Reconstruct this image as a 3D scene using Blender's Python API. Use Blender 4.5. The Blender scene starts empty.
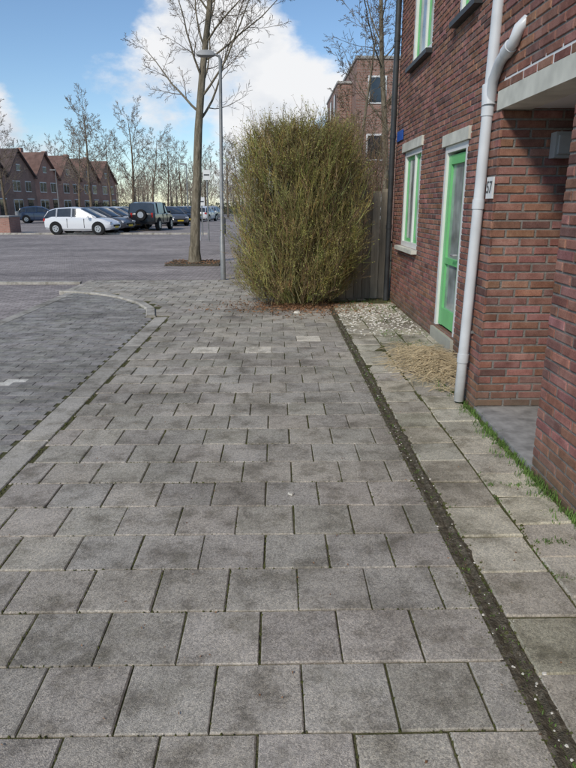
import bpy, math, random
import numpy as np
from mathutils import Vector, Matrix
random.seed(7)
R=random.random
def U(a,b): return a+(b-a)*random.random()
scene=bpy.context.scene
scene.view_settings.view_transform='Standard'
scene.view_settings.look='None'
scene.view_settings.exposure=0

# ---------------------------------------------------------------- materials
def newmat(name):
    m=bpy.data.materials.new(name); m.use_nodes=True
    nt=m.node_tree; b=nt.nodes['Principled BSDF']
    return m,nt,b
def ramp(nt,src,stops):
    r=nt.nodes.new('ShaderNodeValToRGB'); e=r.color_ramp.elements
    e[0].position=stops[0][0]; e[0].color=(*stops[0][1],1)
    e[1].position=stops[-1][0]; e[1].color=(*stops[-1][1],1)
    for p,c in stops[1:-1]:
        x=e.new(p); x.color=(*c,1)
    nt.links.new(src,r.inputs[0]); return r
def mix(nt,a,b,f,bt='MIX'):
    m=nt.nodes.new('ShaderNodeMix'); m.data_type='RGBA'; m.blend_type=bt
    def s(i,v):
        if hasattr(v,'is_output'): nt.links.new(v,m.inputs[i])
        elif isinstance(v,(int,float)): m.inputs[i].default_value=v
        else: m.inputs[i].default_value=(*v,1)
    s(0,f); s(6,a); s(7,b)
    return m.outputs[2]
def bump(nt,b,h,strength,dist):
    n=nt.nodes.new('ShaderNodeBump'); n.inputs['Strength'].default_value=strength; n.inputs['Distance'].default_value=dist
    nt.links.new(h,n.inputs['Height']); nt.links.new(n.outputs[0],b.inputs['Normal'])
def wpos(nt):
    g=nt.nodes.new('ShaderNodeNewGeometry'); return g.outputs['Position']
def noise(nt,scale,detail=4,rough=.6,vec=None):
    n=nt.nodes.new('ShaderNodeTexNoise'); n.inputs['Scale'].default_value=scale; n.inputs['Detail'].default_value=detail; n.inputs['Roughness'].default_value=rough
    nt.links.new(vec if vec else wpos(nt),n.inputs['Vector']); return n.outputs[0]
def grime(nt,c,z0,z1,col,amt):
    sep=nt.nodes.new('ShaderNodeSeparateXYZ'); nt.links.new(wpos(nt),sep.inputs[0])
    nz=noise(nt,6,4,.7)
    a=nt.nodes.new('ShaderNodeMath'); a.operation='MULTIPLY_ADD'; a.inputs[1].default_value=-.5; nt.links.new(nz,a.inputs[0]); nt.links.new(sep.outputs[2],a.inputs[2])
    m=nt.nodes.new('ShaderNodeMapRange'); m.inputs[1].default_value=z0-.25; m.inputs[2].default_value=z1-.25; m.inputs[3].default_value=amt; m.inputs[4].default_value=0
    nt.links.new(a.outputs[0],m.inputs[0])
    return mix(nt,c,col,m.outputs[0])
def plain(name,col,rough=.6,spec=.3,var=.15,scale=8,metal=0,dirt=0):
    m,nt,b=newmat(name)
    nz=noise(nt,scale,2)
    c0=tuple(x*(1-var) for x in col); c1=tuple(min(1,x*(1+var)) for x in col)
    c=ramp(nt,nz,[(.3,c0),(.7,c1)]).outputs[0]
    if dirt: c=grime(nt,c,.05,.45,(.16,.15,.11),dirt)
    nt.links.new(c,b.inputs['Base Color'])
    b.inputs['Roughness'].default_value=rough; b.inputs['Specular IOR Level'].default_value=spec; b.inputs['Metallic'].default_value=metal
    return m
def speck_tile(name,cols,speck=.5,stain=.5,bumpd=.004,moss=.3,mosscol=(.17,.16,.105)):
    m,nt,b=newmat(name)
    a=nt.nodes.new('ShaderNodeAttribute'); a.attribute_name='tint'
    base=ramp(nt,noise(nt,5,4,.7),[(.3,cols[0]),(.7,cols[1])]).outputs[0]
    c=mix(nt,base,a.outputs['Color'],1.0,'MULTIPLY')
    fine=noise(nt,230,2,.8)
    sp=ramp(nt,fine,[(.3,(.42,.41,.39)),(.5,(1,1,1)),(.72,(1.6,1.56,1.48))]).outputs[0]
    c=mix(nt,c,sp,speck,'MULTIPLY')
    vo=nt.nodes.new('ShaderNodeTexVoronoi'); vo.inputs['Scale'].default_value=140; nt.links.new(wpos(nt),vo.inputs['Vector'])
    vg=nt.nodes.new('ShaderNodeRGBToBW'); nt.links.new(vo.outputs['Color'],vg.inputs[0])
    vs=ramp(nt,vg.outputs[0],[(.2,(.68,.68,.67)),(.5,(1,1,1)),(.8,(1.3,1.28,1.23))]).outputs[0]
    c=mix(nt,c,vs,speck,'MULTIPLY')
    st=ramp(nt,noise(nt,.9,5,.65),[(.36,(.58,.57,.55)),(.5,(1,1,1)),(.7,(1.12,1.1,1.06))]).outputs[0]
    c=mix(nt,c,st,stain,'MULTIPLY')
    st2=ramp(nt,noise(nt,5,5,.72),[(.36,(.62,.61,.58)),(.50,(1,1,1))]).outputs[0]
    c=mix(nt,c,st2,stain,'MULTIPLY')
    mm=ramp(nt,noise(nt,3.3,5,.75),[(.53,(0,0,0)),(.70,(1,1,1))]).outputs[0]
    mf=nt.nodes.new('ShaderNodeMath'); mf.operation='MULTIPLY'; mf.inputs[1].default_value=moss; nt.links.new(mm,mf.inputs[0])
    c=mix(nt,c,mosscol,mf.outputs[0])
    nt.links.new(c,b.inputs['Base Color']); b.inputs['Roughness'].default_value=.88; b.inputs['Specular IOR Level'].default_value=.2
    bump(nt,b,fine,.8,bumpd)
    return m
M_tile=speck_tile('concrete_tile',((.39,.36,.315),(.51,.475,.42)),.7,.8,.006,.38)
M_tile2=speck_tile('old_concrete_tile',((.45,.415,.34),(.60,.56,.47)),.62,.8,.006,.55)
M_bay=speck_tile('clinker',((.26,.253,.24),(.38,.367,.345)),.5,.7)
M_kerb=speck_tile('kerb_concrete',((.40,.375,.325),(.52,.49,.435)),.5,.8)
def soil(name,c0,c1,c2,sc=18):
    m,nt,b=newmat(name)
    c=ramp(nt,noise(nt,sc,5,.75),[(.3,c0),(.5,c1),(.7,c2)]).outputs[0]
    nt.links.new(c,b.inputs['Base Color']); b.inputs['Roughness'].default_value=.95; b.inputs['Specular IOR Level'].default_value=.1
    bump(nt,b,noise(nt,90,3,.8),1,.02)
    return m
M_joint=soil('joint_moss',(.09,.085,.05),(.14,.14,.065),(.23,.205,.145),9)
M_soil=soil('gutter_soil',(.07,.06,.042),(.14,.12,.085),(.29,.255,.19),30)
M_ground=soil('ground_earth',(.12,.12,.08),(.15,.14,.10),(.19,.18,.14),2)
M_moss=soil('moss',(.08,.09,.03),(.13,.14,.05),(.17,.16,.09),14)
def roadmat():
    m,nt,b=newmat('road_clinker')
    br=nt.nodes.new('ShaderNodeTexBrick'); br.inputs['Scale'].default_value=1
    br.inputs['Brick Width'].default_value=.2; br.inputs['Row Height'].default_value=.1; br.inputs['Mortar Size'].default_value=.008
    br.inputs['Color1'].default_value=(.31,.28,.265,1); br.inputs['Color2'].default_value=(.45,.405,.38,1); br.inputs['Mortar'].default_value=(.17,.155,.135,1)
    nt.links.new(wpos(nt),br.inputs['Vector'])
    st=ramp(nt,noise(nt,.35,6,.65),[(.3,(.66,.65,.64)),(.7,(1.22,1.2,1.18))]).outputs[0]
    c=mix(nt,br.outputs[0],st,1,'MULTIPLY')
    mp=nt.nodes.new('ShaderNodeMapping'); mp.inputs['Scale'].default_value=(.12,1.3,1); nt.links.new(wpos(nt),mp.inputs[0])
    c=mix(nt,c,ramp(nt,noise(nt,1,4,.6,mp.outputs[0]),[(.3,(.80,.79,.79)),(.7,(1.12,1.11,1.1))]).outputs[0],1,'MULTIPLY')
    c=mix(nt,c,ramp(nt,noise(nt,12,4,.8),[(.3,(.7,.7,.7)),(.7,(1.25,1.25,1.25))]).outputs[0],1,'MULTIPLY')
    nt.links.new(c,b.inputs['Base Color']); b.inputs['Roughness'].default_value=.85; b.inputs['Specular IOR Level'].default_value=.2
    bump(nt,b,br.outputs['Fac'],-.5,.004)
    return m
M_road=roadmat()
def brickmat(name,lo,mid,hi):
    m,nt,b=newmat(name)
    a=nt.nodes.new('ShaderNodeAttribute'); a.attribute_name='tint'
    base=ramp(nt,noise(nt,9,4,.7),[(.3,lo),(.5,mid),(.72,hi)]).outputs[0]
    c=mix(nt,base,a.outputs['Color'],1,'MULTIPLY')
    f=noise(nt,130,3,.8)
    c=mix(nt,c,ramp(nt,f,[(.3,(.62,.62,.62)),(.7,(1.28,1.28,1.28))]).outputs[0],.85,'MULTIPLY')
    c=mix(nt,c,ramp(nt,noise(nt,1.5,4,.6),[(.3,(.85,.85,.86)),(.7,(1.1,1.1,1.1))]).outputs[0],1,'MULTIPLY')
    c=mix(nt,c,(.36,.31,.28),ramp(nt,noise(nt,3,5,.75),[(.58,(0,0,0)),(.8,(.4,.4,.4))]).outputs[0])
    c=grime(nt,c,.02,.30,(.13,.12,.08),.6)
    nt.links.new(c,b.inputs['Base Color']); b.inputs['Roughness'].default_value=.9; b.inputs['Specular IOR Level'].default_value=.15
    bump(nt,b,f,.6,.006)
    return m
M_brick=brickmat('brick_red_brown',(.20,.098,.075),(.30,.148,.112),(.39,.215,.168))
M_mortar=soil('mortar',(.22,.205,.185),(.31,.29,.265),(.40,.38,.35),25)
def farbrick(name,c1,c2,mo,sc=1):
    m,nt,b=newmat(name)
    sep=nt.nodes.new('ShaderNodeSeparateXYZ'); nt.links.new(wpos(nt),sep.inputs[0])
    ad=nt.nodes.new('ShaderNodeMath'); ad.operation='ADD'; nt.links.new(sep.outputs[0],ad.inputs[0]); nt.links.new(sep.outputs[1],ad.inputs[1])
    cb=nt.nodes.new('ShaderNodeCombineXYZ'); nt.links.new(ad.outputs[0],cb.inputs[0]); nt.links.new(sep.outputs[2],cb.inputs[1])
    br=nt.nodes.new('ShaderNodeTexBrick'); br.inputs['Scale'].default_value=1
    br.inputs['Brick Width'].default_value=.22; br.inputs['Row Height'].default_value=.0625; br.inputs['Mortar Size'].default_value=.008
    br.inputs['Color1'].default_value=(*c1,1); br.inputs['Color2'].default_value=(*c2,1); br.inputs['Mortar'].default_value=(*mo,1)
    nt.links.new(cb.outputs[0],br.inputs['Vector'])
    st=ramp(nt,noise(nt,.8,5,.65),[(.3,(.78,.78,.78)),(.7,(1.2,1.2,1.2))]).outputs[0]
    nt.links.new(mix(nt,br.outputs[0],st,1,'MULTIPLY'),b.inputs['Base Color']); b.inputs['Roughness'].default_value=.9
    return m
M_fbrick=farbrick('far_brick',(.24,.12,.09),(.32,.17,.125),(.30,.27,.24))
M_fbrick2=farbrick('far_brick_orange',(.36,.16,.11),(.44,.21,.15),(.36,.31,.27))
M_dbrick=farbrick('dark_brick',(.17,.125,.10),(.24,.18,.14),(.22,.2,.17))
M_white=plain('white_paint',(.74,.74,.72),.45,.4,.06,3)
M_pvc=plain('pvc_pipe',(.62,.64,.65),.35,.45,.10,4,0,.6)
M_green=plain('green_paint',(.17,.53,.20),.4,.4,.06,4)
M_lintel=plain('lintel_concrete',(.60,.59,.51),.7,.2,.16,6,0,.5)
M_darkm=plain('dark_metal',(.045,.048,.05),.5,.4,.2)
M_dark=plain('interior_dark',(.03,.03,.03),.9,.1)
M_galv=plain('galvanised_steel',(.25,.255,.25),.5,.4,.15,6,.3)
M_lampg=plain('lamp_grey',(.30,.31,.31),.5,.4,.1)
M_slab=plain('porch_slab',(.30,.295,.28),.85,.2,.3,9)
M_roof=plain('roof_tiles',(.10,.075,.07),.8,.2,.3,1.2)
M_roof2=plain('roof_tiles_brown',(.17,.105,.085),.8,.2,.3,1.2)
M_blue=plain('sign_blue',(.02,.10,.42),.4,.4,.05)
M_concrete=plain('concrete',(.36,.35,.33),.85,.2,.2,4)
M_tyre=plain('tyre',(.02,.02,.02),.8,.2)
M_rim=plain('rim',(.45,.46,.47),.35,.5,.1,5,.5)
M_red=plain('tail_light',(.45,.02,.015),.3,.5,.1)
M_hl=plain('headlight',(.65,.67,.7),.15,.6,.1)
M_chip=plain('chips',(.66,.625,.54),.9,.1,.3,30)
M_leaf=plain('dead_leaves',(.26,.145,.08),.9,.1,.55,18)
M_straw=plain('straw',(.52,.42,.26),.9,.1,.35,15)
M_grass=plain('grass',(.12,.20,.05),.8,.15,.4,9)
def glass(name,col=(.03,.035,.04),var=.3,sc=2):
    m,nt,b=newmat(name); 
    c=ramp(nt,noise(nt,sc,2),[(.35,tuple(x*(1-var) for x in col)),(.65,tuple(x*(1+var) for x in col))])
    nt.links.new(c.outputs[0],b.inputs['Base Color'])
    b.inputs['Roughness'].default_value=.06; b.inputs['Specular IOR Level'].default_value=.8
    return m
M_glass=glass('glass_dark')
M_glass2=glass('house_glass_with_blinds',(.30,.33,.32),.4,3)
def bark(name,c0,c1,c2,sc=(14,14,3)):
    m,nt,b=newmat(name)
    mp=nt.nodes.new('ShaderNodeMapping'); mp.inputs['Scale'].default_value=sc; nt.links.new(wpos(nt),mp.inputs[0])
    nz=noise(nt,1,4,.7,mp.outputs[0])
    c=ramp(nt,nz,[(.3,c0),(.5,c1),(.7,c2)]).outputs[0]
    nt.links.new(c,b.inputs['Base Color'])
    b.inputs['Roughness'].default_value=.9; b.inputs['Specular IOR Level'].default_value=.15
    bump(nt,b,nz,1,.05); return m
M_bark=bark('bark_grey_brown',(.10,.085,.06),(.20,.17,.12),(.32,.28,.21))
M_twig=plain('twigs',(.17,.13,.09),.9,.1,.3,3)
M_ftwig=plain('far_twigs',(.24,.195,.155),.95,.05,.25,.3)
def tintmat(name,rough=.9):
    m,nt,b=newmat(name); a=nt.nodes.new('ShaderNodeAttribute'); a.attribute_name='tint'
    c=mix(nt,a.outputs['Color'],ramp(nt,noise(nt,3.0,4),[(.32,(.6,.6,.6)),(.68,(1.3,1.3,1.3))]).outputs[0],1,'MULTIPLY')
    nt.links.new(c,b.inputs['Base Color']); b.inputs['Roughness'].default_value=rough; b.inputs['Specular IOR Level'].default_value=.1
    return m
M_tint=tintmat('tinted_twigs')
def woodmat():
    m,nt,b=newmat('weathered_wood')
    mp=nt.nodes.new('ShaderNodeMapping'); mp.inputs['Scale'].default_value=(25,25,1.5); nt.links.new(wpos(nt),mp.inputs[0])
    a=nt.nodes.new('ShaderNodeAttribute'); a.attribute_name='tint'
    c=ramp(nt,noise(nt,1,4,.7,mp.outputs[0]),[(.3,(.24,.205,.155)),(.7,(.42,.365,.285))]).outputs[0]
    nt.links.new(mix(nt,c,a.outputs['Color'],1,'MULTIPLY'),b.inputs['Base Color']); b.inputs['Roughness'].default_value=.9; return m
M_wood=woodmat()

# ---------------------------------------------------------------- mesh batch
class Batch:
    def __init__(s): s.v=[]; s.f=[]; s.m=[]; s.t=[]
    def add(s,vs,fs,mi=0,tint=(1,1,1)):
        o=len(s.v); s.v.extend(vs); s.t.extend([tint]*len(vs))
        for f in fs: s.f.append(tuple(i+o for i in f)); s.m.append(mi)
    def box(s,c,size,mi=0,tint=(1,1,1),rz=0):
        hx,hy,hz=size[0]/2,size[1]/2,size[2]/2
        cr,sr=math.cos(rz),math.sin(rz); vs=[]
        for x in(-hx,hx):
            for y in(-hy,hy):
                for z in(-hz,hz):
                    vs.append((c[0]+x*cr-y*sr,c[1]+x*sr+y*cr,c[2]+z))
        s.add(vs,[(0,1,3,2),(4,6,7,5),(0,4,5,1),(2,3,7,6),(0,2,6,4),(1,5,7,3)],mi,tint)
    def block(s,O,A,B,Nn,u0,u1,v0,v1,dep,ch,mi=0,tint=(1,1,1),lift=0,tu=0,tv=0,cj=0):
        vs=[]
        uc=(u0+u1)/2; vc=(v0+v1)/2
        jit=[(U(-cj,cj),U(-cj,cj)) for _ in range(4)] if cj else [(0,0)]*4
        for (d,ins) in((-dep,0),(-ch,0),(0,ch)):
            for (u,v),(ju,jv) in zip(((u0+ins,v0+ins),(u1-ins,v0+ins),(u1-ins,v1-ins),(u0+ins,v1-ins)),jit):
                u+=ju; v+=jv
                n=d+lift+((u-uc)*tu+(v-vc)*tv if d>-dep else 0)
                vs.append(tuple(O[k]+A[k]*u+B[k]*v+Nn[k]*n for k in range(3)))
        fs=[(8,9,10,11)]
        for a in(0,4):
            for i in range(4):
                j=(i+1)%4; fs.append((a+i,a+j,a+4+j,a+4+i))
        s.add(vs,fs,mi,tint)
    def tube(s,pts,rad,sides=5,mi=0,tint=(1,1,1),cap=True):
        pts=[Vector(p) for p in pts]; n=len(pts); vs=[]
        d0=(pts[1]-pts[0]).normalized()
        up=Vector((0,0,1)) if abs(d0.z)<.9 else Vector((1,0,0))
        a=d0.cross(up).normalized()
        for i,p in enumerate(pts):
            d=(pts[min(i+1,n-1)]-pts[max(i-1,0)]).normalized()
            a=(a-d*a.dot(d)).normalized(); b=d.cross(a)
            r=rad[i] if isinstance(rad,(list,tuple)) else rad
            for k in range(sides):
                t=2*math.pi*k/sides; q=p+a*(r*math.cos(t))+b*(r*math.sin(t)); vs.append((q.x,q.y,q.z))
        fs=[]
        for i in range(n-1):
            for k in range(sides):
                k2=(k+1)%sides; fs.append((i*sides+k,i*sides+k2,(i+1)*sides+k2,(i+1)*sides+k))
        if cap:
            fs.append(tuple(range(sides))[::-1]); fs.append(tuple((n-1)*sides+k for k in range(sides)))
        s.add(vs,fs,mi,tint)
    def obj(s,name,mats,parent=None,smooth=False,loc=None,fixn=False):
        me=bpy.data.meshes.new(name); me.from_pydata(s.v,[],s.f)
        for m in (mats if isinstance(mats,(list,tuple)) else [mats]): me.materials.append(m)
        me.polygons.foreach_set('material_index',s.m)
        ca=me.color_attributes.new('tint','FLOAT_COLOR','POINT')
        arr=np.ones((len(s.v),4),dtype=np.float32); arr[:,:3]=np.array(s.t,dtype=np.float32).reshape(-1,3)
        ca.data.foreach_set('color',arr.ravel())
        if smooth:
            me.polygons.foreach_set('use_smooth',[True]*len(me.polygons))
            me.set_sharp_from_angle(angle=math.radians(smooth if smooth is not True else 180))
        me.update()
        o=bpy.data.objects.new(name,me); scene.collection.objects.link(o)
        if parent: o.parent=parent
        if loc: o.location=loc
        return o
def empty(name,loc=(0,0,0),rz=0):
    e=bpy.data.objects.new(name,None); scene.collection.objects.link(e); e.location=loc; e.rotation_euler=(0,0,rz); e.empty_display_size=.2; return e
def sheet(name,x0,x1,y0,y1,z,mat):
    b=Batch(); b.add([(x0,y0,z),(x1,y0,z),(x1,y1,z),(x0,y1,z)],[(0,1,2,3)]); return b.obj(name,mat)
def rvec(): 
    return Vector((random.gauss(0,1),random.gauss(0,1),random.gauss(0,1))).normalized()

# ---------------------------------------------------------------- ground
sheet('ground',-400,400,-60,700,-.10,M_ground)
sheet('road',-60,-0.2,12.6,120,-.045,M_road)
sheet('side_road',-14,-3.6,-10,12.6,-.041,M_road)
sheet('pavement_bed',-3.97,1.98,-3,13.6,-.0085,M_joint)
X=(1,0,0);Y=(0,1,0);Z=(0,0,1)
curve=[(-4.1,11.65),(-3.8,11.6),(-3.3,11.35),(-2.75,10.85),(-2.3,10.25),(-2.0,9.6),(-1.86,8.9)]
def cy(x):
    if x<=curve[0][0]: return curve[0][1]
    for (a,b),(c,d) in zip(curve,curve[1:]):
        if x<=c: return b+(d-b)*(x-a)/(c-a)
    return -99
b=Batch(); mossb=Batch()
def mossbit(x,y,s):
    k=5; a=U(0,6); r=[U(.5,1)*s for _ in range(k)]
    vs=[(x+r[i]*math.cos(a+1.2566*i),y+r[i]*math.sin(a+1.2566*i),-.006) for i in range(k)]+[(x,y,.002+s*.25)]
    mossb.add(vs,[(i,(i+1)%k,k) for i in range(k)])
k=-14
white=[(-.69,6.77),(-.07,6.77),(.33,7.37)]
while True:
    y0=1.52+.3*k
    if y0>13.3: break
    ph=.078 if k%2==0 else -.07
    j=-20; rowdx=U(-.004,.004)
    while True:
        x0=ph+.3*j+rowdx; x1=x0+.3; j+=1
        if x0>.79: break
        if y0<9: xl=-1.6
        else:
            xl=-4.1
            if y0+.15<cy((x0+x1)/2)+.15: continue
        if (x0+x1)/2<-1.6 and y0<9: continue
        a=max(x0,xl); c=min(x1,.82)
        if c-a<.05: continue
        g=U(.86,1.09); t=(g*U(.985,1.02),g,g*U(.96,1.01))
        if R()<.08: t=tuple(q*.85 for q in t)
        for w in list(white):
            if abs((a+c)/2-w[0])<.16 and abs(y0+.15-w[1])<.1: t=(1.6,1.6,1.55); white.remove(w)
        i1,i2,i3,i4=(U(.0015,.005) for _ in range(4))
        b.block((0,0,0),X,Y,Z,a+i1,c-i2,y0+i3,y0+.3-i4,.05,U(.003,.006),0,t,U(-.002,.002),U(-.007,.007),U(-.007,.007),.0015)
        if 0<y0<7:
            for _ in range(random.choice((0,3,6,10,16))): mossbit(x0+random.gauss(0,.0035),y0+U(0,.3),U(.003,.009))
            for _ in range(random.choice((0,3,7,14))): mossbit(U(x0,x1),y0+random.gauss(0,.0035),U(.003,.009))
    k+=1
b.obj('pavement',M_tile)
for i in range(1700): mossbit(random.choice((.812,.905,-1.603,1.22))+random.gauss(0,.012),U(.6,9),U(.004,.016))
mossb.obj('moss',M_moss)
b=Batch(); y=-2.9
while y<10.6:
    for col in range(4):
        x0=.905+.315*col
        x1=x0+.315
        lim=1.565 if y<4.95 else 1.945
        if x0>lim-.06: continue
        x1=min(x1,lim)
        off=.12*(col%2)
        if y>9.2 and R()<.45: continue
        g=U(.84,1.12)
        if R()<.08: g*=.8
        b.block((0,0,0),X,Y,Z,x0+U(.001,.009),x1-U(.001,.009),y+off+U(.002,.008),y+off+.31-U(.002,.008),.05,U(.004,.01),0,(g,g*U(.97,1.02),g*U(.92,1.0)),U(-.006,.004),U(-.03,.03),U(-.02,.02),.004)
    y+=.31
b.obj('side_path',M_tile2)
b=Batch(); ny=420; vs=[];fs=[]
el=0;er=0
for i in range(ny+1):
    yy=-2+11.8*i/ny
    el=el*.75+U(-.009,.009); er=er*.75+U(-.012,.012)
    for jx,xx in enumerate((.816+el,.83,.862,.888,.908+er)):
        vs.append((xx,yy,(-.004,.001,-.008,.002,-.003)[jx]+U(-.005,.005)))
for i in range(ny):
    for jx in range(4):
        a=i*5+jx; fs.append((a,a+1,a+6,a+5))
b.add(vs,fs); b.obj('gutter',M_soil)
b=Batch(); y=-3
while y<8.85:
    g=U(.85,1.1); e=min(y+1,8.9)
    b.block((0,0,0),X,Y,Z,-1.80,-1.605,y+.003,e-.003,.14,.006,0,(g,g,g),.002); y+=1
def ribbon(pts,w,z0,z1):
    pts=[Vector((p[0],p[1],0)) for p in pts]; vs=[]
    for i,p in enumerate(pts):
        d=(pts[min(i+1,len(pts)-1)]-pts[max(i-1,0)]).normalized(); n=Vector((-d.y,d.x,0))
        for s,z in((-.5,z0),(-.5,z1-.015),(-.4,z1),(.4,z1),(.5,z1-.015),(.5,z0)):
            q=p+n*w*s; vs.append((q.x,q.y,z))
    fs=[]
    for i in range(len(pts)-1):
        for k in range(5):
            a=i*6+k; fs.append((a,a+1,a+7,a+6))
    fs.append((0,1,2,3,4,5)); q=(len(pts)-1)*6; fs.append(tuple(q+z for z in range(6)))
    b.add(vs,fs)
fine=[]
for i in range(len(curve)-1):
    for t in range(6):
        t/=6; fine.append((curve[i][0]*(1-t)+curve[i+1][0]*t,curve[i][1]*(1-t)+curve[i+1][1]*t))
fine.append(curve[-1])
ribbon(fine,.14,-.1,.028)
y=-3
while y<11.5:
    g=U(.8,1.05); b.block((0,0,0),X,Y,Z,-3.97,-3.80,y+.004,min(y+1,11.55)-.004,.14,.006,0,(g,g,g),-.004); y+=1
b.box((-22,36.2,-.02),(36,.16,.13)); b.box((-9,13.2,-.02),(9.6,.15,.06))
b.obj('kerb',M_kerb)
b=Batch(); r=0; y=-2.9
while y<11.5:
    x=-3.79-(.1 if r%2 else 0)
    while x<-1.82:
        a=max(x,-3.79); c=min(x+.205,-1.81)
        if c-a>.03 and y+.1<cy((a+c)/2)-.05 or (c-a>.03 and y<8.8):
            g=U(.82,1.12)
            t=(g,g*U(.97,1.01),g*U(.95,1.0))
            if abs(x+2.6)<.11 and abs(y-5.45)<.055: t=(2.2,2.2,2.1)
            b.block((0,0,0),X,Y,Z,a+.001,c-.001,y+.002,y+.103,.05,.0025,0,t,-.003+U(-.002,.002),U(-.01,.01),U(-.01,.01),.001)
        x+=.205
    y+=.105; r+=1
b.obj('parking_bay',M_bay)

# ---------------------------------------------------------------- brick house
def brick_face(B,O,A,Nn,u0,u1,z0,z1,openings,reveals=True,reveal=.11):
    us=sorted({u0,u1,*[o[0] for o in openings],*[o[1] for o in openings]}); zs=sorted({z0,z1,*[o[2] for o in openings],*[o[3] for o in openings]})
    P=lambda u,z,n: tuple(O[k]+A[k]*u+(z if k==2 else 0)+Nn[k]*n for k in range(3))
    for a,c in zip(us,us[1:]):
        for e,f in zip(zs,zs[1:]):
            m=((a+c)/2,(e+f)/2)
            if any(o[0]<m[0]<o[1] and o[2]<m[1]<o[3] for o in openings): continue
            B.add([P(a,e,-.008),P(c,e,-.008),P(c,f,-.008),P(a,f,-.008)],[(0,1,2,3)],1)
    if reveals:
      for o in openings:
        for (p,q) in(((o[0],o[2]),(o[0],o[3])),((o[1],o[2]),(o[1],o[3])),((o[0],o[3]),(o[1],o[3])),((o[0],o[2]),(o[1],o[2]))):
            B.add([P(*p,-.008),P(*q,-.008),P(*q,-reveal-.08),P(*p,-reveal-.08)],[(0,1,2,3)],0)
    row=0; z=z0
    while z<z1-.02:
        u=u0-(.11 if row%2 else 0)
        za=z+.006; zb=min(z+.0565,z1)
        while u<u1:
            segs=[(max(u,u0)+.005,min(u+.209,u1-.003))]
            for o in openings:
                if zb>o[2]+.01 and za<o[3]-.01:
                    ns=[]
                    for s in segs:
                        if s[1]<=o[0] or s[0]>=o[1]: ns.append(s)
                        else:
                            if s[0]<o[0]-.02: ns.append((s[0],o[0]))
                            if s[1]>o[1]+.02: ns.append((o[1],s[1]))
                    segs=ns
            for s in segs:
                if s[1]-s[0]<.02: continue
                g=U(.72,1.2); t=(g,g*U(.9,1.08),g*U(.85,1.12))
                if R()<.10: t=(g*.62,g*.68,g*.76)
                B.block(O,A,Z,Nn,s[0],s[1]-U(0,.003),za+U(0,.0015),zb-U(0,.0015),.02,U(.003,.005),0,t,U(-.002,.0015),U(-.008,.008),0)
            u+=.22
        z+=.0625; row+=1
house=empty('brick_house')
FX=1.95; PX=1.57
B=Batch()
W1=(8.72,9.9,.97,2.345); D1=(6.62,7.5,.1575,2.2200); W2=(8.5,9.7,3.47,4.845); W3=(6.55,7.35,3.47,4.845)
ops=[W1,D1,W2,W3]
brick_face(B,(FX,0,0),Y,(-1,0,0),5.0,10.6,-.03,6.3,ops)
brick_face(B,(FX,10.6,0),X,(0,1,0),.003,8,-.03,6.3,[])
J=3.47
PO=(J,4.6,-.03,2.22)
brick_face(B,(PX,0,0),Y,(-1,0,0),-3,5.0,-.03,6.3,[PO],False)
brick_face(B,(PX,4.6,0),X,(0,-1,0),.010,.95,.0325,2.28,[])
brick_face(B,(PX,J,0),X,(0,1,0),.010,.95,.0325,2.28,[])
brick_face(B,(PX,5.0,0),X,(0,1,0),.003,.375,-.03,6.3,[])
brick_face(B,(2.5,0,0),Y,(-1,0,0),J,4.6,.0325,2.28,[])
B.add([(PX+.008,4.6,-.03),(PX+.008,4.6,2.28),(PX+.012,4.608,2.28),(PX+.012,4.608,-.03)],[(0,1,2,3)],1)
walls=B.obj('walls',[M_brick,M_mortar],house)
B=Batch()
B.box((2.05,(J+4.6)/2,-.01),(.965,4.6-J+.02,.08),0); B.obj('porch_slab',M_slab,house)
B=Batch(); B.box((2.1,4.03,2.33),(1.05,1.16,.2)); B.obj('porch_ceiling',M_white,house)
B=Batch(); B.box((4.5,-1.0,3),(5.7,3.9,5.9));B.obj('interior_front',M_dark,house)
B=Batch(); B.box((PX+.10,(J+4.6)/2,2.2825),(.22,4.6-J+.14,.125)); B.obj('porch_lintel',M_lintel,house)
B=Batch(); B.box((PX+.42,4.53,1.98),(.12,.09,.17)); B.box((PX+.42,4.50,1.98),(.09,.08,.12)); B.obj('porch_lamp',M_lampg,house)
B=Batch()
B.add([(1.35,-3.2,6.2),(1.35,10.9,6.2),(5.6,10.9,9.4),(5.6,-3.2,9.4),(9.9,-3.2,6.2),(9.9,10.9,6.2)],[(0,1,2,3),(3,2,5,4)]); 
B.add([(1.35,10.6,6.2),(9.9,10.6,6.2),(5.6,10.6,9.4)],[(0,1,2)])
B.box((1.45,3.85,6.22),(.2,14.2,.14))
B.obj('roof',M_roof,house)
B=Batch(); B.box((3.2,7.8,3.1),(1.9,5.4,6.0)); B.obj('interior',M_dark,house)
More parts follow.
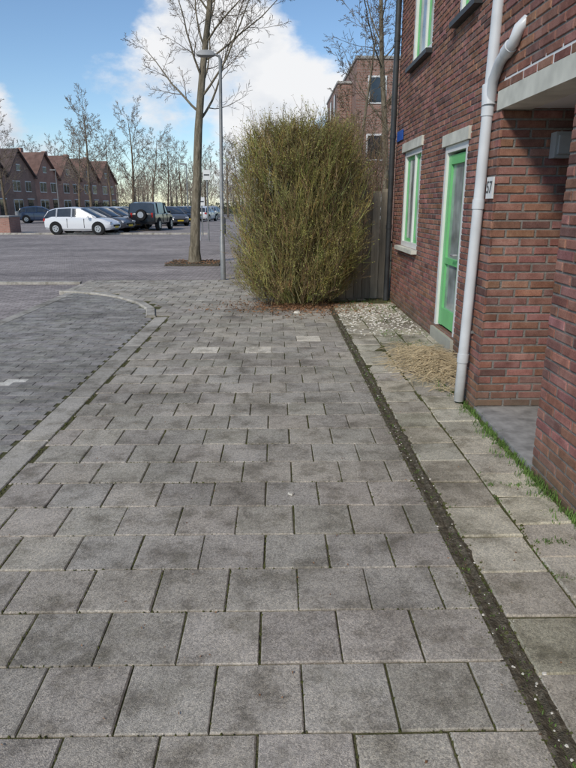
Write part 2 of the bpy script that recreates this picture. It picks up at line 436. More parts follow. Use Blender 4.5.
def window(y0,y1,z0,z1,lint=True):
    e=empty('window'); e.parent=house
    f=Batch(); w=.075; xx=FX+.065
    f.box((xx,(y0+y1)/2,z0+w/2),(.1,y1-y0-.004,w)); f.box((xx,(y0+y1)/2,z1-w/2),(.1,y1-y0-.004,w))
    f.box((xx,y0+w/2+.002,(z0+z1)/2),(.1,w,z1-z0-2*w)); f.box((xx,y1-w/2-.002,(z0+z1)/2),(.1,w,z1-z0-2*w))
    mm=y0+(y1-y0)*.42
    f.box((xx+.004,mm,(z0+z1)/2),(.09,.05,z1-z0-2*w-.004))
    f.obj('frame',M_white,e)
    g=Batch(); bb=z0+w;d=z1-w; s=.05
    for p,q in((y0+w,mm-.025),(mm+.025,y1-w)):
        g.box((xx+.012,(p+q)/2,bb+s/2),(.05,q-p-.006,s)); g.box((xx+.012,(p+q)/2,d-s/2),(.05,q-p-.006,s))
        g.box((xx+.012,p+s/2+.003,(bb+d)/2),(.05,s,d-bb-2*s)); g.box((xx+.012,q-s/2-.003,(bb+d)/2),(.05,s,d-bb-2*s))
    g.obj('sash',M_green,e)
    h=Batch(); h.box((xx+.006,(y0+y1)/2,(bb+d)/2),(.012,y1-y0-2*w+.02,d-bb+.02)); h.obj('pane',M_glass2,e)
    h=Batch(); h.box((FX-.01,(y0+y1)/2,z0-.03),(.14,y1-y0+.08,.055)); h.obj('sill',M_darkm if z0>3 else M_lintel,e)
    if lint:
        h=Batch(); h.box((FX+.04,(y0+y1)/2,z1+.0625),(.13,y1-y0+.14,.123)); h.obj('lintel',M_lintel,e)
window(*W1); window(*W2); window(*W3)
e=empty('front_door'); e.parent=house
y0,y1,z0,z1=D1; xx=FX+.06; w=.07
f=Batch(); f.box((xx,y0+w/2+.002,(z0+z1)/2),(.11,w,z1-z0-.01)); f.box((xx,y1-w/2-.002,(z0+z1)/2),(.11,w,z1-z0-.01)); f.box((xx,(y0+y1)/2,z1-w/2-.002),(.108,y1-y0-2*w-.006,w)); f.obj('frame',M_white,e)
g=Batch(); a=y0+w+.003;c=y1-w-.003;s=.11
g.box((xx,a+s/2,1.15),(.05,s,1.94)); g.box((xx,c-s/2,1.15),(.05,s,1.94)); g.box((xx,(a+c)/2,2.07),(.048,c-a-2*s-.002,.1)); g.box((xx,(a+c)/2,.29),(.048,c-a-2*s-.002,.2)); g.box((xx,(a+c)/2,.95),(.048,c-a-2*s-.002,.07)); g.obj('leaf',M_green,e)
g=Batch(); g.box((xx+.01,(a+c)/2,1.2),(.012,c-a-2*s+.01,1.8)); g.obj('pane',M_glass2,e)
g=Batch(); g.tube([(xx-.05,a+.05,1.05),(xx-.09,a+.05,1.05),(xx-.09,a+.17,1.05)],.012,6); g.obj('handle',M_rim,e)
g=Batch(); g.box((FX-.0,(y0+y1)/2,.065),(.07,y1-y0+.04,.14)); g.obj('door_step',M_lintel,e)
g=Batch(); g.box((FX+.04,(y0+y1)/2,z1+.0625),(.13,y1-y0+.14,.123)); g.obj('lintel',M_lintel,e)
g=Batch(); g.box((PX-.010,4.66,1.70),(.014,.13,.15)); g.obj('number_plate',M_white,house)
cu=bpy.data.curves.new('number','FONT'); cu.body='57'; cu.size=.12; cu.align_x='CENTER'; cu.align_y='CENTER'; cu.extrude=.001
o=bpy.data.objects.new('number',cu); scene.collection.objects.link(o); o.location=(PX-.0195,4.66,1.70); o.rotation_euler=(math.radians(90),0,math.radians(-90)); o.data.materials.append(M_darkm); o.parent=house
g=Batch(); g.box((FX-.014,10.25,2.62),(.012,.45,.15)); g.obj('street_name_sign',M_blue,house)
dp=empty('downpipe'); dp.parent=house
g=Batch(); px,py=1.50,4.80
lean=lambda z:(px+.016*z,py-.004*z,z)
g.tube([lean(.02),lean(3),lean(6.2)],.040,20)
for z in (.35,1.55,2.2,3.2,4.6): g.tube([lean(z),lean(z+.07)],.046,20)
qx=px+.035
g.tube([(qx+.01,py-.03,2.30),(qx,py-.08,2.43),(qx-.005,py-.20,2.52),(qx-.005,py-.32,2.56),(qx,py-.42,2.59),(qx+.01,py-.47,2.66),(qx+.06,py-.47,2.71),(qx+.14,py-.47,2.72)],.037,14)
g.tube([(qx-.003,py-.30,2.555),(qx,py-.38,2.58)],.045,14)
g.tube([(qx,py-.02,2.27),(qx,py-.0,2.41)],.05,14)
g.obj('pipe',M_pvc,dp,smooth=50)
g=Batch()
for z in (.6,1.9,3.0): g.box((px+.045,py,z),(.08,.03,.02))
g.obj('brackets',M_galv,dp)
g=Batch(); px,py=1.87,10.5
g.tube([(px,py,.0),(px,py,6.2)],.045,10)
for z in (1.2,2.6,4): g.tube([(px,py,z),(px,py,z+.06)],.052,10)
g.obj('dark_downpipe',M_darkm,house,smooth=40)

# wooden fence
B=Batch(); x=-.2; fy=10.75
while x<1.86:
    xm=x+.07
    h=1.72+.10*math.cos((xm-1.35)/.75*1.3)
    g=U(.7,1.1); B.box((xm,fy+U(-.004,.004),h/2),(.132,.02,h),0,(g,g,g)); x+=.14
for z in (.35,1.0,1.6): B.box((.85,fy+.035,z),(2.1,.04,.08))
for xx in(-.2,.8,1.84): B.box((xx,fy+.08,.92),(.09,.09,1.84))
B.obj('wooden_fence',M_wood)
B=Batch(); y=10.9
while y<21:
    g=U(.8,1.1); B.box((-.25+U(-.003,.003),y,.88),(.02,.135,1.76),0,(g,g,g)); y+=.14
for z in(.35,1.4): B.box((-.22,15.9,z),(.04,10.1,.08))
B.obj('wooden_fence',M_wood)

# ---------------------------------------------------------------- bush
random.seed(77)
B=Batch()
cols=[(.27,.225,.085),(.33,.285,.11),(.22,.17,.08),(.28,.265,.095),(.16,.125,.07),(.38,.33,.145),(.26,.20,.105)]
prof=[(0,.74),(.3,.94),(.8,1.04),(1.5,1.06),(2.0,.99),(2.35,.87),(2.62,.68),(2.9,.4)]
def prw(z):
    for (a,b_),(c,d) in zip(prof,prof[1:]):
        if z<=c: return b_+(d-b_)*(z-a)/(c-a)
    return .3
def cx_(z): return .27+.05*z
def lump(a,z): return 1+.09*math.sin(3*a+1.9*z)+.08*math.sin(5*a-3.1*z+1)+.05*math.sin(11*a+6*z)
def btwig(p,d,L,r,lev,c):
    n=3; pts=[p]; q=p; dd=d
    for i in range(n):
        dd=(dd+rvec()*.18+Vector((0,0,.09))).normalized(); q=q+dd*(L/n); pts.append(q)
    B.tube(pts,[r,r*.8,r*.6,r*.3],3,0,c,False)
    if lev<1:
        for k in range(3):
            t=U(.15,.95)*n; i=min(int(t),n-1); o=pts[i].lerp(pts[i+1],t-i)
            d2=(dd+rvec()*.7).normalized(); btwig(o,d2,L*U(.35,.65),r*.65,lev+1,c)
    else:
        for s in range(3):
            o_=pts[random.randint(1,n)]+rvec()*.02; u1=rvec()*U(.007,.017); v1=rvec()*.007; g=U(.7,1.3)
            cc=(.30*g,.30*g,.095*g) if R()<.65 else (.24*g,.18*g,.09*g)
            B.add([tuple(o_-v1),tuple(o_+u1),tuple(o_+v1),tuple(o_-u1)],[(0,1,2,3)],0,cc)
for i in range(620):
    a=U(0,6.283); q=math.sqrt(R()); H=U(1.3,2.75)*(1-.12*q)
    pts=[];n=7; ph=U(0,6)
    for s in range(n+1):
        t=s/n; z=H*t; rr=q*(.35+.55*t)*prw(z)*lump(a,z)
        pts.append(Vector((cx_(z)+rr*math.cos(a)+.06*math.sin(5*t+ph)+U(-.025,.025),10.05+.72*rr*math.sin(a)+.06*math.cos(4*t+ph)+U(-.025,.025),z)))
    g=U(.7,1.1); c=tuple(x*g for x in random.choice(cols)); r0=U(.005,.011)
    B.tube(pts,[r0*(1-.75*s/n) for s in range(n+1)],3,0,c,False)
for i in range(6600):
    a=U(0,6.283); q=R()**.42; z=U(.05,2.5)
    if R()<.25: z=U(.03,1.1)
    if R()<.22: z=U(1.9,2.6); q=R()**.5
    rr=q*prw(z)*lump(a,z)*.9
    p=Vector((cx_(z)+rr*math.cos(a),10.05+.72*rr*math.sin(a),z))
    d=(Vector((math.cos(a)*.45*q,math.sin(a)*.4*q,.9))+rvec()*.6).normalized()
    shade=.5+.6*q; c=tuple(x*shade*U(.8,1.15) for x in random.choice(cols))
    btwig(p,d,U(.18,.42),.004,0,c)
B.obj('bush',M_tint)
B=Batch()
for i in range(420):
    p=Vector((U(.6,1.9),U(11.3,12.2),0)); H=U(2.0,3.15); d=Vector((U(-.2,.15),U(-.1,.2),1)); c=tuple(x*U(.8,1.2) for x in (.22,.17,.11))
    pts=[p+Vector((d.x*H*t*t+U(-.03,.03),d.y*H*t+U(-.03,.03),H*t)) for t in (0,.25,.5,.75,1)]
    B.tube(pts,[.008,.006,.005,.0035,.0015],3,0,c,False)
    for k in range(9):
        q=pts[2].lerp(pts[4],R()); e_=q+(Vector((0,0,.7))+rvec()*.9).normalized()*U(.15,.4); B.tube([q,(q+e_)/2+rvec()*.02,e_],[.003,.0025,.001],3,0,c,False)
B.obj('bare_shrub',M_tint)

random.seed(15)
def flakes(name,n,fn,mat,s0,s1,flat=.5):
    b=Batch()
    for i in range(n):
        p=Vector(fn()); u1=rvec(); u1.z*=flat; v1=rvec(); v1.z*=flat; u1*=U(s0,s1); v1*=U(s0,s1)*.6
        g=U(.6,1.3)
        b.add([tuple(p-u1),tuple(p-v1),tuple(p+u1),tuple(p+v1+Vector((0,0,.004)))],[(0,1,2,3)],0,(g,g,g))
    return b.obj(name,mat)
def fn():
    a=U(0,6.283); q=abs(random.gauss(0,.6)); return (.32+1.12*q*math.cos(a),9.8+.8*q*math.sin(a),U(.005,.05)*max(0.2,1.3-q))
flakes('leaf_litter',4200,fn,M_leaf,.012,.032)
flakes('pavement_debris',520,lambda:(U(-1.6,.8) if R()<.6 else U(.75,1.5),U(1,9.5),.005),M_leaf,.003,.009,.1)
B=Batch()
def chip(b,p,s,t=(1,1,1)):
    a=U(0,3); k=random.randint(4,6); r=[U(.6,1)*s for _ in range(k)]
    vs=[(p[0]+r[i]*math.cos(a+6.283*i/k),p[1]+r[i]*math.sin(a+6.283*i/k),p[2]) for i in range(k)]
    vs+=[(p[0]+.75*r[i]*math.cos(a+6.283*i/k),p[1]+.75*r[i]*math.sin(a+6.283*i/k),p[2]+s*.4) for i in range(k)]
    b.add(vs,[tuple(range(k,2*k))]+[(i,(i+1)%k,k+(i+1)%k,k+i) for i in range(k)],0,t)
for i in range(850):
    chip(B,(U(.9,1.9),7.4+2.6*R()**.65,.001),U(.005,.026))
for i in range(170):
    y=1.2+7.6*R()**1.2; chip(B,(random.gauss(.865,.035),y,.0),U(.002,.008))
for p,s in(((.07,3.15,.003),.022),((.30,9.2,.005),.065),((.93,1.75,.0),.014)): chip(B,p,s)
B.obj('white_chips',M_chip)
B=Batch()
for i in range(2000):
    q=min(abs(random.gauss(0,1)),2.2); a0=U(0,6.283)
    p=Vector((1.54+.18*q*math.cos(a0),6.05+.45*q*math.sin(a0),U(.005,.14)*max(.10,1-q*.5)))
    a=random.gauss(.2,1.1); d=Vector((math.cos(a),math.sin(a),U(-.1,.28)))*U(.06,.2); sd=Vector((U(-.05,.05),U(-.05,.05),.03))
    g=U(.65,1.15)
    B.tube([p-d,p+sd,p+d+Vector((0,0,-.01))],[.002,.0026,.001],3,0,(g,g,g),False)
B.obj('straw_pile',M_straw)
def tuft(b,x,y,n,h,s):
    for i in range(n):
        a=U(0,6.283); p=Vector((x+random.gauss(0,s),y+random.gauss(0,s),-.01)); hh=h*U(.4,1.1)
        d=Vector((math.cos(a),math.sin(a),0))*hh*U(.2,.9); w=Vector((-math.sin(a),math.cos(a),0))*U(.0015,.003)
        m=p+d*.4+Vector((0,0,hh*.7)); t=p+d+Vector((0,0,hh*U(.6,1)))
        b.add([tuple(p-w),tuple(p+w),tuple(m+w*.8),tuple(m-w*.8),tuple(t)],[(0,1,2,3),(3,2,4)])
B=Batch()
for i in range(190):
    tuft(B,PX-.02-abs(random.gauss(0,.02)),U(2.2,5.0),7,.05,.015)
for (y,c) in((4.15,14),(3.35,12),(4.55,9),(3.75,8),(3.0,8),(5.1,10)):
    for i in range(c): tuft(B,1.50+random.gauss(0,.04),y+random.gauss(0,.09),8,.06,.02)
for yy in (2.62,3.25,2.31):
    for i in range(30): tuft(B,U(1.22,1.56),yy+random.gauss(0,.010),5,.028,.008)
for i in range(26): tuft(B,1.22+random.gauss(0,.008),U(2.2,3.6),4,.025,.008)
for i in range(110): tuft(B,U(1.3,1.93),U(5.3,9.5),5,.05,.02)
for i in range(60): tuft(B,U(.9,1.9),U(9.2,10.5),6,.07,.03)
for i in range(300): tuft(B,random.gauss(.865,.035),U(1.2,9),4,.018,.012)
B.obj('grass_tufts',M_grass)

# ---------------------------------------------------------------- trees
def grow(b,p,d,L,r,lev,cfg):
    n=cfg['seg'][lev]; pts=[p.copy()]; rad=[r]; dd=d.copy()
    for i in range(n):
        dd=(dd+rvec()*cfg['wob'][lev]+Vector((0,0,cfg['up'][lev]))).normalized()
        p=p+dd*(L/n); pts.append(p.copy()); rad.append(max(cfg['rmin'],r*(1-cfg['taper'][lev]*(i+1)/n)))
    b.tube(pts,rad,cfg['sides'][lev],0 if lev<2 else 1,(1,1,1),False)
    if lev+1>=len(cfg['seg']): return
    for k in range(cfg['kids'][lev]):
        t=cfg['start'][lev]+(1-cfg['start'][lev])*((k+R()*.8)/cfg['kids'][lev])
        f=t*n; i=min(int(f),n-1); q=pts[i].lerp(pts[i+1],f-i); ax=(pts[i+1]-pts[i]).normalized()
        a=k*2.4+U(-.5,.5); o=ax.orthogonal().normalized(); o=Matrix.Rotation(a,3,ax)@o
        ang=cfg['ang'][lev]*U(.75,1.2)
        nd=(ax*math.cos(ang)+o*math.sin(ang)).normalized()
        Lk=L*cfg['len'][lev]*U(.7,1.1)*(1.1-.55*t if lev>0 else 1.15-.5*t)
        rr=rad[min(i+1,n)]*cfg['rr'][lev]
        grow(b,q,nd,Lk,rr,lev+1,cfg)
big=dict(seg=[14,9,6,4,3],wob=[.05,.13,.18,.22,.25],up=[.03,.06,.04,.02,.0],taper=[.8,.85,.8,.7,.6],sides=[12,6,4,3,3],
  kids=[22,9,7,5],start=[.36,.15,.2,.15],ang=[.85,.75,.75,.75],len=[.40,.42,.45,.5],rr=[.36,.5,.55,.6],rmin=.0045)
random.seed(4)
B=Batch(); p0=Vector((-2.37,17.9,-.05))
grow(B,p0,Vector((.035,0,1)).normalized(),10.2,.15,0,big)
B.tube([p0,p0+Vector((0,0,.12)),p0+Vector((0,0,.5))],[.24,.19,.145],12,0,(1,1,1),False)
B.obj('bare_tree',[M_bark,M_twig],smooth=True)
B=Batch(); B.box((-2.37,17.9,-.02),(1.5,1.5,.03)); B.obj('tree_pit',M_soil)
random.seed(5)
flakes('fallen_leaves',500,lambda:(-2.37+U(-.75,.75),17.9+U(-.75,.75),U(.0,.03)),M_leaf,.02,.045)
random.seed(33); med=dict(big); med['kids']=[15,7,6,4]; med['len']=[.36,.42,.45,.5]
B=Batch(); grow(B,Vector((3.3,19,-.05)),Vector((0,0,1)),9.5,.12,0,med); B.obj('bare_tree',[M_bark,M_twig],smooth=True)
B=Batch(); grow(B,Vector((1.9,15.5,-.05)),Vector((.05,0,1)),5.2,.07,0,med); B.obj('bare_tree',[M_bark,M_twig],smooth=True)
far=dict(big); far['kids']=[18,7,6,3]; far['sides']=[6,4,3,3,3]; far['rmin']=.012; far['start']=[.25,.2,.2,.15]; far['ang']=[.85,.7,.7,.7]; far['taper']=[.88,.85,.8,.7,.6]; far['len']=[.38,.45,.48,.5]
protos=[]
for s in(1,2,3):
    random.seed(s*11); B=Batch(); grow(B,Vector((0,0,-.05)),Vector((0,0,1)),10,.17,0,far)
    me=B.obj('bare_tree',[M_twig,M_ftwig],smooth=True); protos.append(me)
spots=[(8,58,.9),(92,56,.92),(80,75,1),(135,62,.95),(112,85,1),(152,75,.9),(168,68,.75),(182,90,.9),(40,95,.95),(205,95,.9),(228,85,.9),(240,110,1.1),(62,100,1),(-25,70,1),(-60,50,1)]
for i,(u,yy,sc) in enumerate(spots):
    xx=(u-277)/636*yy
    if i<3: o=protos[i]
    else:
        o=bpy.data.objects.new('bare_tree',protos[i%3].data); scene.collection.objects.link(o)
    o.location=(xx,yy,0); o.rotation_euler=(0,0,i*1.7); o.scale=(sc,sc,sc)
random.seed(9); B=Batch()
for i in range(75):
    x=-60+i*1.15+U(-1,1); y=U(112,150); H=U(5,10.5); rr=U(2.4,3.6)
    B.tube([(x,y,0),(x+U(-.3,.3),y,H*.7)],[.2,.08],4,0,(.2,.17,.14),False)
    for k in range(360):
        v=rvec()*(R()**.33); p=Vector((x+v.x*rr,y+v.y*rr,H*.56+v.z*H*.44)); d=(v+Vector((0,0,.8))+rvec()*.5).normalized()*U(.6,1.4); w=Vector((U(.025,.05),0,0))
        g=U(.7,1.3); B.add([tuple(p-w),tuple(p+w),tuple(p+d)],[(0,1,2)],0,(.30*g,.25*g,.19*g))
B.obj('distant_trees',M_tint)
B=Batch()
for i in range(9000):
    x=U(-34,2); y=U(96,98); z=R()**.7*1.9; d=rvec()*.25; w=rvec()*.12; g=U(.5,1.2)
    B.add([(x,y,z),(x+d.x,y+d.y,z+d.z),(x+w.x,y+w.y,z+w.z)],[(0,1,2)],0,(.10*g,.11*g,.06*g))
B.obj('hedge',M_tint)

# ---------------------------------------------------------------- street lamp
lp=empty('street_lamp',(-1.22,13.9,0))
B=Batch(); B.tube([(0,0,-.05),(0,0,.9),(0,0,.92),(.07,0,4.45)],[.058,.058,.042,.032],12)
B.tube([(.07,0,4.42),(.05,0,4.5),(-.03,0,4.53),(-.13,0,4.54)],[.03,.028,.025,.022],8); B.obj('pole',M_galv,lp,smooth=40)
B=Batch()
prof2=[(-.05,.045,4.50,4.58),(-.13,.085,4.49,4.61),(-.31,.09,4.49,4.61),(-.41,.05,4.51,4.57)]
vs=[]
for x,w,z0,z1 in prof2: vs+=[(x,-w,z0+.02),(x,-w*.6,z1),(x,w*.6,z1),(x,w,z0+.02),(x,w*.7,z0),(x,-w*.7,z0)]
fs=[(0,1,2,3,4,5),(18,19,20,21,22,23)]
for i in range(3):
    for k in range(6): k2=(k+1)%6; fs.append((i*6+k,i*6+k2,(i+1)*6+k2,(i+1)*6+k))
B.add(vs,fs); B.obj('lamp_head',M_lampg,lp,smooth=40)
def sign(x,y,h):
    s=empty('traffic_sign',(x,y,0)); B=Batch(); B.tube([(0,0,0),(0,0,h)],.035,8); B.obj('pole',M_galv,s)
    B=Batch(); B.box((0,-.045,h-.25),(.32,.02,.42)); B.obj('plate',M_white,s)
    B=Batch(); B.box((0,-.058,h-.25),(.24,.004,.06)); B.obj('symbol',M_darkm,s)
sign(-3.1,28.5,3.1); sign(-3.9,33,2.0)
for (u,yy) in((60,70),(188,60)):
    s=empty('street_lamp',((u-277)/636*yy,yy,0)); B=Batch(); B.tube([(0,0,0),(0,0,5.2)],[.07,.04],8); B.box((-.25,0,5.2),(.6,.2,.12)); B.obj('pole',M_galv,s)
for (x,y) in((-3.7,30),(-3.0,36)):
    B=Batch(); B.tube([(x,y,-.05),(x,y,.85),(x,y,.92)],[.07,.07,.03],10); B.obj('bollard',M_white if y<31 else M_darkm,smooth=40)

# ---------------------------------------------------------------- cars
def carpaint(name,c):
    m,nt,b=newmat(name); r=ramp(nt,noise(nt,1.5,3),[(.3,tuple(x*.94 for x in c)),(.7,c)]); nt.links.new(r.outputs[0],b.inputs['Base Color'])
    b.inputs['Roughness'].default_value=.28; b.inputs['Coat Weight'].default_value=.6; b.inputs['Coat Roughness'].default_value=.05; return m
P_white=carpaint('paint_white',(.75,.76,.77)); P_silver=carpaint('paint_silver',(.36,.37,.39)); P_black=carpaint('paint_black',(.012,.013,.015)); P_grey=carpaint('paint_grey',(.09,.095,.105)); P_blue=carpaint('paint_blue',(.03,.05,.10)); P_redc=carpaint('paint_red',(.3,.02,.02))
M_plate=plain('plate_yellow',(.7,.5,.05))
def car(x,y,rz,paint,kind='hatch',name='parked_car'):
    e=empty(name,(x,y,-.03),rz)
    if kind=='hatch':
        st=[(-2.0,.42,.78,.70),(-1.93,.28,.93,.80),(-1.5,.22,.98,.86),(-.6,.2,.97,.88),(.4,.2,.95,.88),(1.0,.2,.93,.87),(1.5,.22,.84,.84),(1.85,.26,.70,.76),(2.0,.36,.56,.62)]
        gh=[(-1.97,.92,.66),(-1.72,1.33,.58),(-1.3,1.44,.60),(-.4,1.49,.62),(.2,1.43,.61),(1.12,.94,.70)]
        wb=1.25; wr=.32
    else:
        st=[(-2.2,.55,1.0,.84),(-2.15,.42,1.12,.9),(-1.5,.38,1.13,.93),(0,.36,1.12,.94),(.9,.36,1.11,.93),(1.7,.4,1.05,.9),(2.1,.45,.95,.86),(2.2,.5,.8,.8)]
        gh=[(-2.17,1.1,.84),(-2.08,1.72,.76),(-1.6,1.79,.76),(0,1.81,.76),(.45,1.76,.75),(.95,1.12,.82)]
        wb=1.4; wr=.38
    B=Batch(); vs=[];fs=[]
    for (sx,zl,zt,w) in st:
        h=[(w*.86,zl),(w*.98,zl+.12),(w,zl+(zt-zl)*.55),(w*.97,zt-.08),(w*.88,zt)]
        ring=[(-a,bz) for a,bz in h]+[(0,zt+.03)]+[(a,bz) for a,bz in reversed(h)]
        vs+=[(sx,a,bz) for a,bz in ring]
    n=11
    for i in range(len(st)-1):
        for k in range(n): k2=(k+1)%n; fs.append((i*n+k,i*n+k2,(i+1)*n+k2,(i+1)*n+k))
    fs.append(tuple(range(n))); fs.append(tuple((len(st)-1)*n+k for k in range(n)))
    B.add(vs,fs,0)
    for sx in(-.55,.45):
        for s in(-1,1): B.box((sx,s*.862 if kind=='hatch' else s*.925,.62 if kind=='hatch' else .78),(.02,.05,.5),1)
    body=B.obj('body',[paint,M_dark],e,smooth=32)
    B=Batch(); vs=[]; 
    belt=.90 if kind=='hatch' else 1.08
    for (gx,zr,w) in gh:
        wbse=(.80 if kind=='hatch' else .88)
        zr=max(zr,belt+.01)
        vs+=[(gx,-wbse,belt-.02),(gx,-w-.02,zr-.06 if zr>belt+.1 else zr-.01),(gx,-w*.82,zr),(gx,0,zr+.02),(gx,w*.82,zr),(gx,w+.02,zr-.06 if zr>belt+.1 else zr-.01),(gx,wbse,belt-.02)]
    for i in range(len(gh)-1):
        for k in range(6):
            side=k in(0,5); end=i==0 or i==len(gh)-2
            o=[i*7+k,i*7+k+1,(i+1)*7+k+1,(i+1)*7+k]
            B.f.append(tuple(o)); B.m.append(1 if (side or end) else 0)
    B.v=vs; B.t=[(1,1,1)]*len(vs)
    B.obj('greenhouse',[paint,M_glass],e,smooth=30)
    B=Batch()
    for s in(-1,1):
        for i in (0,len(gh)-2):
            a=vs[i*7+(1 if s<0 else 5)]; c=vs[(i+1)*7+(1 if s<0 else 5)]
            B.tube([a,c],.035,5)
        for gx,zr,w in (gh[2],gh[3]):
            B.tube([(gx+.1,s*(.81 if kind=='hatch' else .885),belt),(gx+.1,s*(w+.025),zr-.06)],.04,4)
        B.box((.75,s*(.97 if kind=='hatch' else 1.02),belt+.07),(.12,.16,.12))
    B.obj('pillars',paint,e)
    B=Batch()
    for wx in(-wb,wb):
        for s in(-1,1):
            w=.87 if kind=='hatch' else .93
            B.tube([(wx,s*(w-.2),wr+.03),(wx,s*(w+.008),wr+.03)],wr+.055,20,2)
            B.tube([(wx,s*(w-.2),wr),(wx,s*(w+.02),wr)],wr,20,0)
            B.tube([(wx,s*(w-.1),wr),(wx,s*(w+.028),wr)],[wr*.62,wr*.6],14,1)
            for q in range(5):
                aa=q*1.2566; B.box((wx+math.cos(aa)*wr*.33,s*(w+.03),wr+math.sin(aa)*wr*.33),(.05,.006,.05),2)
    B.obj('wheels',[M_tyre,M_rim,M_dark],e)
    x0=st[0][0]; x1=st[-1][0]; zt=st[1][2]
    B=Batch()
    for s in(-1,1): B.box((x0+.06,s*.68,zt-.14),(.12,.22,.16) if kind=='hatch' else (.12,.12,.28),0)
    for s in(-1,1): B.box((x1-.18,s*.60,st[-1][2]+.08),(.22,.26,.12),1)
    B.box((x0-.015,0,zt-.3),(.02,.5,.11),2); B.box((x1+.005,0,st[-1][1]+.05),(.02,.5,.11),2); B.box((x1-.03,0,st[-1][1]+.12),(.08,.9,.1),3)
    B.obj('lights',[M_red,M_hl,M_plate,M_dark],e)
    if kind!='hatch':
        B=Batch(); B.tube([(x0-.22,0,1.0),(x0-.02,0,1.0)],.34,20,0); B.tube([(x0-.24,0,1.0),(x0-.2,0,1.0)],.2,14,1); B.obj('spare_wheel',[M_tyre,M_rim],e)
    return e
def uX(u,y): return (u-277)/636*(y+.464)
car(uX(85,36.5),36.5,math.radians(-8),P_white)
car(uX(103,39.5),39.5,math.radians(-16),P_grey)
car(uX(113,42.3),42.3,math.radians(-18),P_silver)
car(uX(122,45),45,math.radians(-20),P_white)
car(uX(129,48),48,math.radians(-22),P_grey)
car(uX(153,43),43,math.radians(84),P_black,'suv')
car(uX(172,52),52,math.radians(-60),P_grey)
car(uX(180,57),57,math.radians(-60),P_black)
car(uX(188,64),64,math.radians(-70),P_silver)
car(uX(205,66),66,math.radians(80),P_white)
car(uX(213,74),74,math.radians(80),P_silver)
car(uX(140,56),56,math.radians(-25),P_redc)
car(uX(44,60),60,math.radians(10),P_blue)
B=Batch(); B.box((uX(2,38),38,.42),(1.9,1.6,.95)); B.box((uX(2,38),38,.93),(2.0,1.7,.08),1); B.obj('brick_planter',[M_fbrick2,M_concrete])
B=Batch(); B.tube([(uX(20,58),58,0),(uX(20,58),58,1.0)],.18,10); B.obj('bollard',M_concrete)

# ---------------------------------------------------------------- row houses
A0=Vector((-33.5,72,0)); A1=Vector((-26.5,106,0)); dirv=(A1-A0).normalized(); ang=math.atan2(dirv.y,dirv.x); nh=6; wd=(A1-A0).length/nh
for i in range(-2,nh):
    base=A0+dirv*wd*i
    e=empty('row_house',base,ang)
    bm=M_fbrick if i<2 else M_fbrick2
    he=4.9; hr=8.0; dp_=9
    B=Batch(); w=wd-.02
    vs=[(0,0,0),(w,0,0),(w,0,he),(w*.42,0,hr),(0,0,he)]; vb=[(x,dp_,z) for x,_,z in vs]
    B.add(vs+vb,[(0,1,2,3,4),(5,9,8,7,6),(0,4,9,5),(1,6,7,2)]); B.obj('walls',bm,e)
    B=Batch()
    for (xa,za,xb,zb) in((-.25,he-.15,w*.42,hr+.06),(w*.42,hr+.06,w+.1,he-.12)):
        B.add([(xa,-.35,za),(xb,-.35,zb),(xb,dp_+.3,zb),(xa,dp_+.3,za),(xa,-.35,za+.16),(xb,-.35,zb+.16),(xb,dp_+.3,zb+.16),(xa,dp_+.3,za+.16)],[(0,1,2,3),(4,7,6,5),(0,4,5,1),(3,2,6,7),(0,3,7,4),(1,5,6,2)])
    B.obj('roof',M_roof if i<2 else M_roof2,e)
    B=Batch()
    def win(xc,zc,ww,hh):
        B.box((xc,-.02,zc),(ww,.05,hh),0); B.box((xc-ww*.25,-.05,zc),(ww*.42,.03,hh-.2),1); B.box((xc+ww*.25,-.05,zc),(ww*.42,.03,hh-.2),1)
    win(w*.3,3.8,1.5,1.3); win(w*.72,3.8,1.2,1.3); win(w*.3,1.5,1.9,1.5); win(w*.42,6.0,.8,.8)
    B.box((w*.75,-.03,1.1),(1.0,.05,2.2),1); B.box((w*.75,-.03,2.3),(1.3,.3,.12),0)
    B.obj('windows',[M_white,M_glass],e)
    B=Batch(); B.box((w*.5,3.5,hr+.3),(.6,.6,1.1)); B.obj('chimney',bm,e)
bb=empty('apartment_building')
B=Batch(); 
B.box((7.2,33,3.75),(7.6,9,7.5)); B.obj('walls',M_fbrick,bb)
B=Batch(); B.box((3.07,33,3.4),(.64,6,6.8)); B.box((7.2,33,7.55),(7.7,9.1,.12),1); B.box((3.07,33,6.85),(.7,6.1,.1),1); B.obj('stair_tower',[M_fbrick,M_concrete],bb)
B=Batch()
for xx in(4.3,6.3,8.6):
    for zz in(1.5,4.0,6.3):
        B.box((xx,28.49,zz),(.8,.06,1.1),0); B.box((xx,28.46,zz),(.65,.05,.95),1)
for yy in(32,34,36):
    for zz in(4.0,6.0): B.box((2.74,yy-.8,zz),(.06,.7,1.0),1)
B.obj('windows',[M_white,M_glass],bb)
gb=empty('garage_building')
B=Batch(); B.box((1.2,24,1.25),(2.6,5,2.5)); B.obj('walls',M_dbrick,gb)
B=Batch(); B.box((1.2,24,2.56),(2.7,5.1,.18)); B.obj('roof_edge',plain('roof_edge',(.20,.14,.10)),gb)

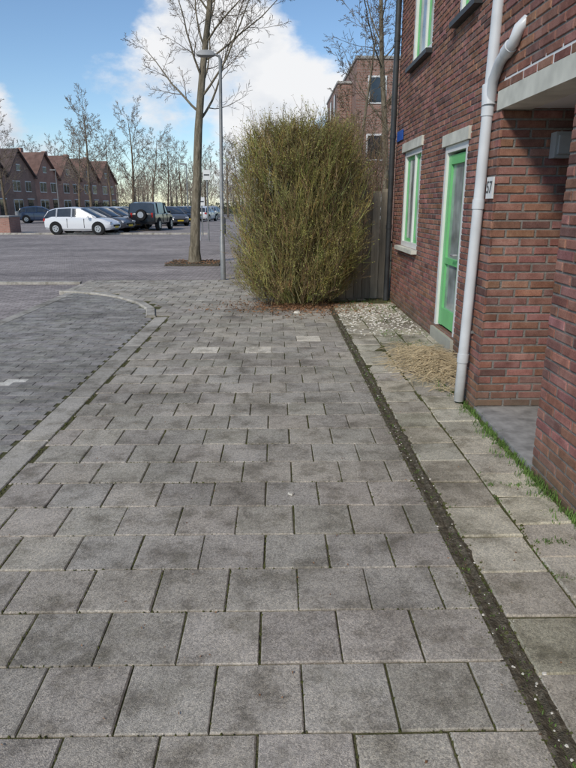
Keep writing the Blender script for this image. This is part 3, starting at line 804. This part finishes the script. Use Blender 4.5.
# ---------------------------------------------------------------- world, sun, camera
SUN_EL=math.radians(38); SUN_AZ=math.radians(212)
w=bpy.data.worlds.new("World"); scene.world=w; w.use_nodes=True; nt=w.node_tree
for n in list(nt.nodes): nt.nodes.remove(n)
out=nt.nodes.new('ShaderNodeOutputWorld'); sky=nt.nodes.new('ShaderNodeTexSky'); sky.sky_type='NISHITA'; sky.sun_disc=False
sky.sun_elevation=SUN_EL; sky.sun_rotation=SUN_AZ; sky.air_density=1.0; sky.dust_density=.1; sky.ozone_density=2.5
tn=mix(nt,sky.outputs[0],(.92,1.0,1.06),1,'MULTIPLY')
bg=nt.nodes.new('ShaderNodeBackground'); bg.inputs[1].default_value=.125; nt.links.new(tn,bg.inputs[0])
bc=nt.nodes.new('ShaderNodeBackground'); 
tc=nt.nodes.new('ShaderNodeTexCoord'); D=tc.outputs['Generated']
mp=nt.nodes.new('ShaderNodeMapping'); mp.inputs['Scale'].default_value=(1,1,1.7); mp.inputs['Location'].default_value=(3.1,.4,1.2); nt.links.new(D,mp.inputs[0])
n1=noise(nt,5,7,.6,mp.outputs[0])
def blob(c,r,s):
    c=Vector(c).normalized()
    d=nt.nodes.new('ShaderNodeVectorMath'); d.operation='DISTANCE'; nt.links.new(D,d.inputs[0]); d.inputs[1].default_value=c
    m=nt.nodes.new('ShaderNodeMapRange'); m.inputs[1].default_value=0; m.inputs[2].default_value=r; m.inputs[3].default_value=s; m.inputs[4].default_value=0; m.interpolation_type='SMOOTHSTEP'
    nt.links.new(d.outputs['Value'],m.inputs[0]); return m.outputs[0]
def add(a,b_):
    m=nt.nodes.new('ShaderNodeMath'); m.operation='ADD'; nt.links.new(a,m.inputs[0])
    if hasattr(b_,'is_output'): nt.links.new(b_,m.inputs[1])
    else: m.inputs[1].default_value=b_
    return m.outputs[0]
s=n1
for c,r,a in(((-.06,1,.25),.20,.28),((-.20,1,.18),.13,.28),((.03,1,.15),.15,.16),((-.44,1,.14),.07,.30),((-.08,1,.05),.2,.12),((-.40,1,.27),.2,-.2),((-.3,1,.11),.09,-.10),((.13,1,.28),.12,-.08)): s=add(s,blob(c,r,a))
cm=nt.nodes.new('ShaderNodeMapRange'); cm.inputs[1].default_value=.56; cm.inputs[2].default_value=.74; cm.interpolation_type='SMOOTHSTEP'; nt.links.new(s,cm.inputs[0])
n2=noise(nt,7,4,.6,mp.outputs[0])
cc=ramp(nt,n2,[(.3,(.66,.72,.81)),(.58,(.95,.96,.98))]); nt.links.new(cc.outputs[0],bc.inputs[0]); bc.inputs[1].default_value=.95
mx=nt.nodes.new('ShaderNodeMixShader'); nt.links.new(cm.outputs[0],mx.inputs[0]); nt.links.new(bg.outputs[0],mx.inputs[1]); nt.links.new(bc.outputs[0],mx.inputs[2]); nt.links.new(mx.outputs[0],out.inputs[0])
sl=bpy.data.lights.new('sun','SUN'); sl.energy=2.7; sl.angle=math.radians(9); sl.color=(1,.93,.83)
so=bpy.data.objects.new('sun',sl); scene.collection.objects.link(so)
sd=Vector((math.sin(SUN_AZ)*math.cos(SUN_EL),math.cos(SUN_AZ)*math.cos(SUN_EL),math.sin(SUN_EL)))
so.rotation_euler=sd.to_track_quat('Z','Y').to_euler()
cam=bpy.data.cameras.new('camera'); co=bpy.data.objects.new('camera',cam); scene.collection.objects.link(co); scene.camera=co
cam.sensor_fit='VERTICAL'; cam.sensor_height=36; cam.lens=36*610/768; cam.clip_end=2000; cam.clip_start=.05
co.location=(0,0,1.58); co.rotation_euler=(math.radians(90-16.36),0,math.radians(-.99))
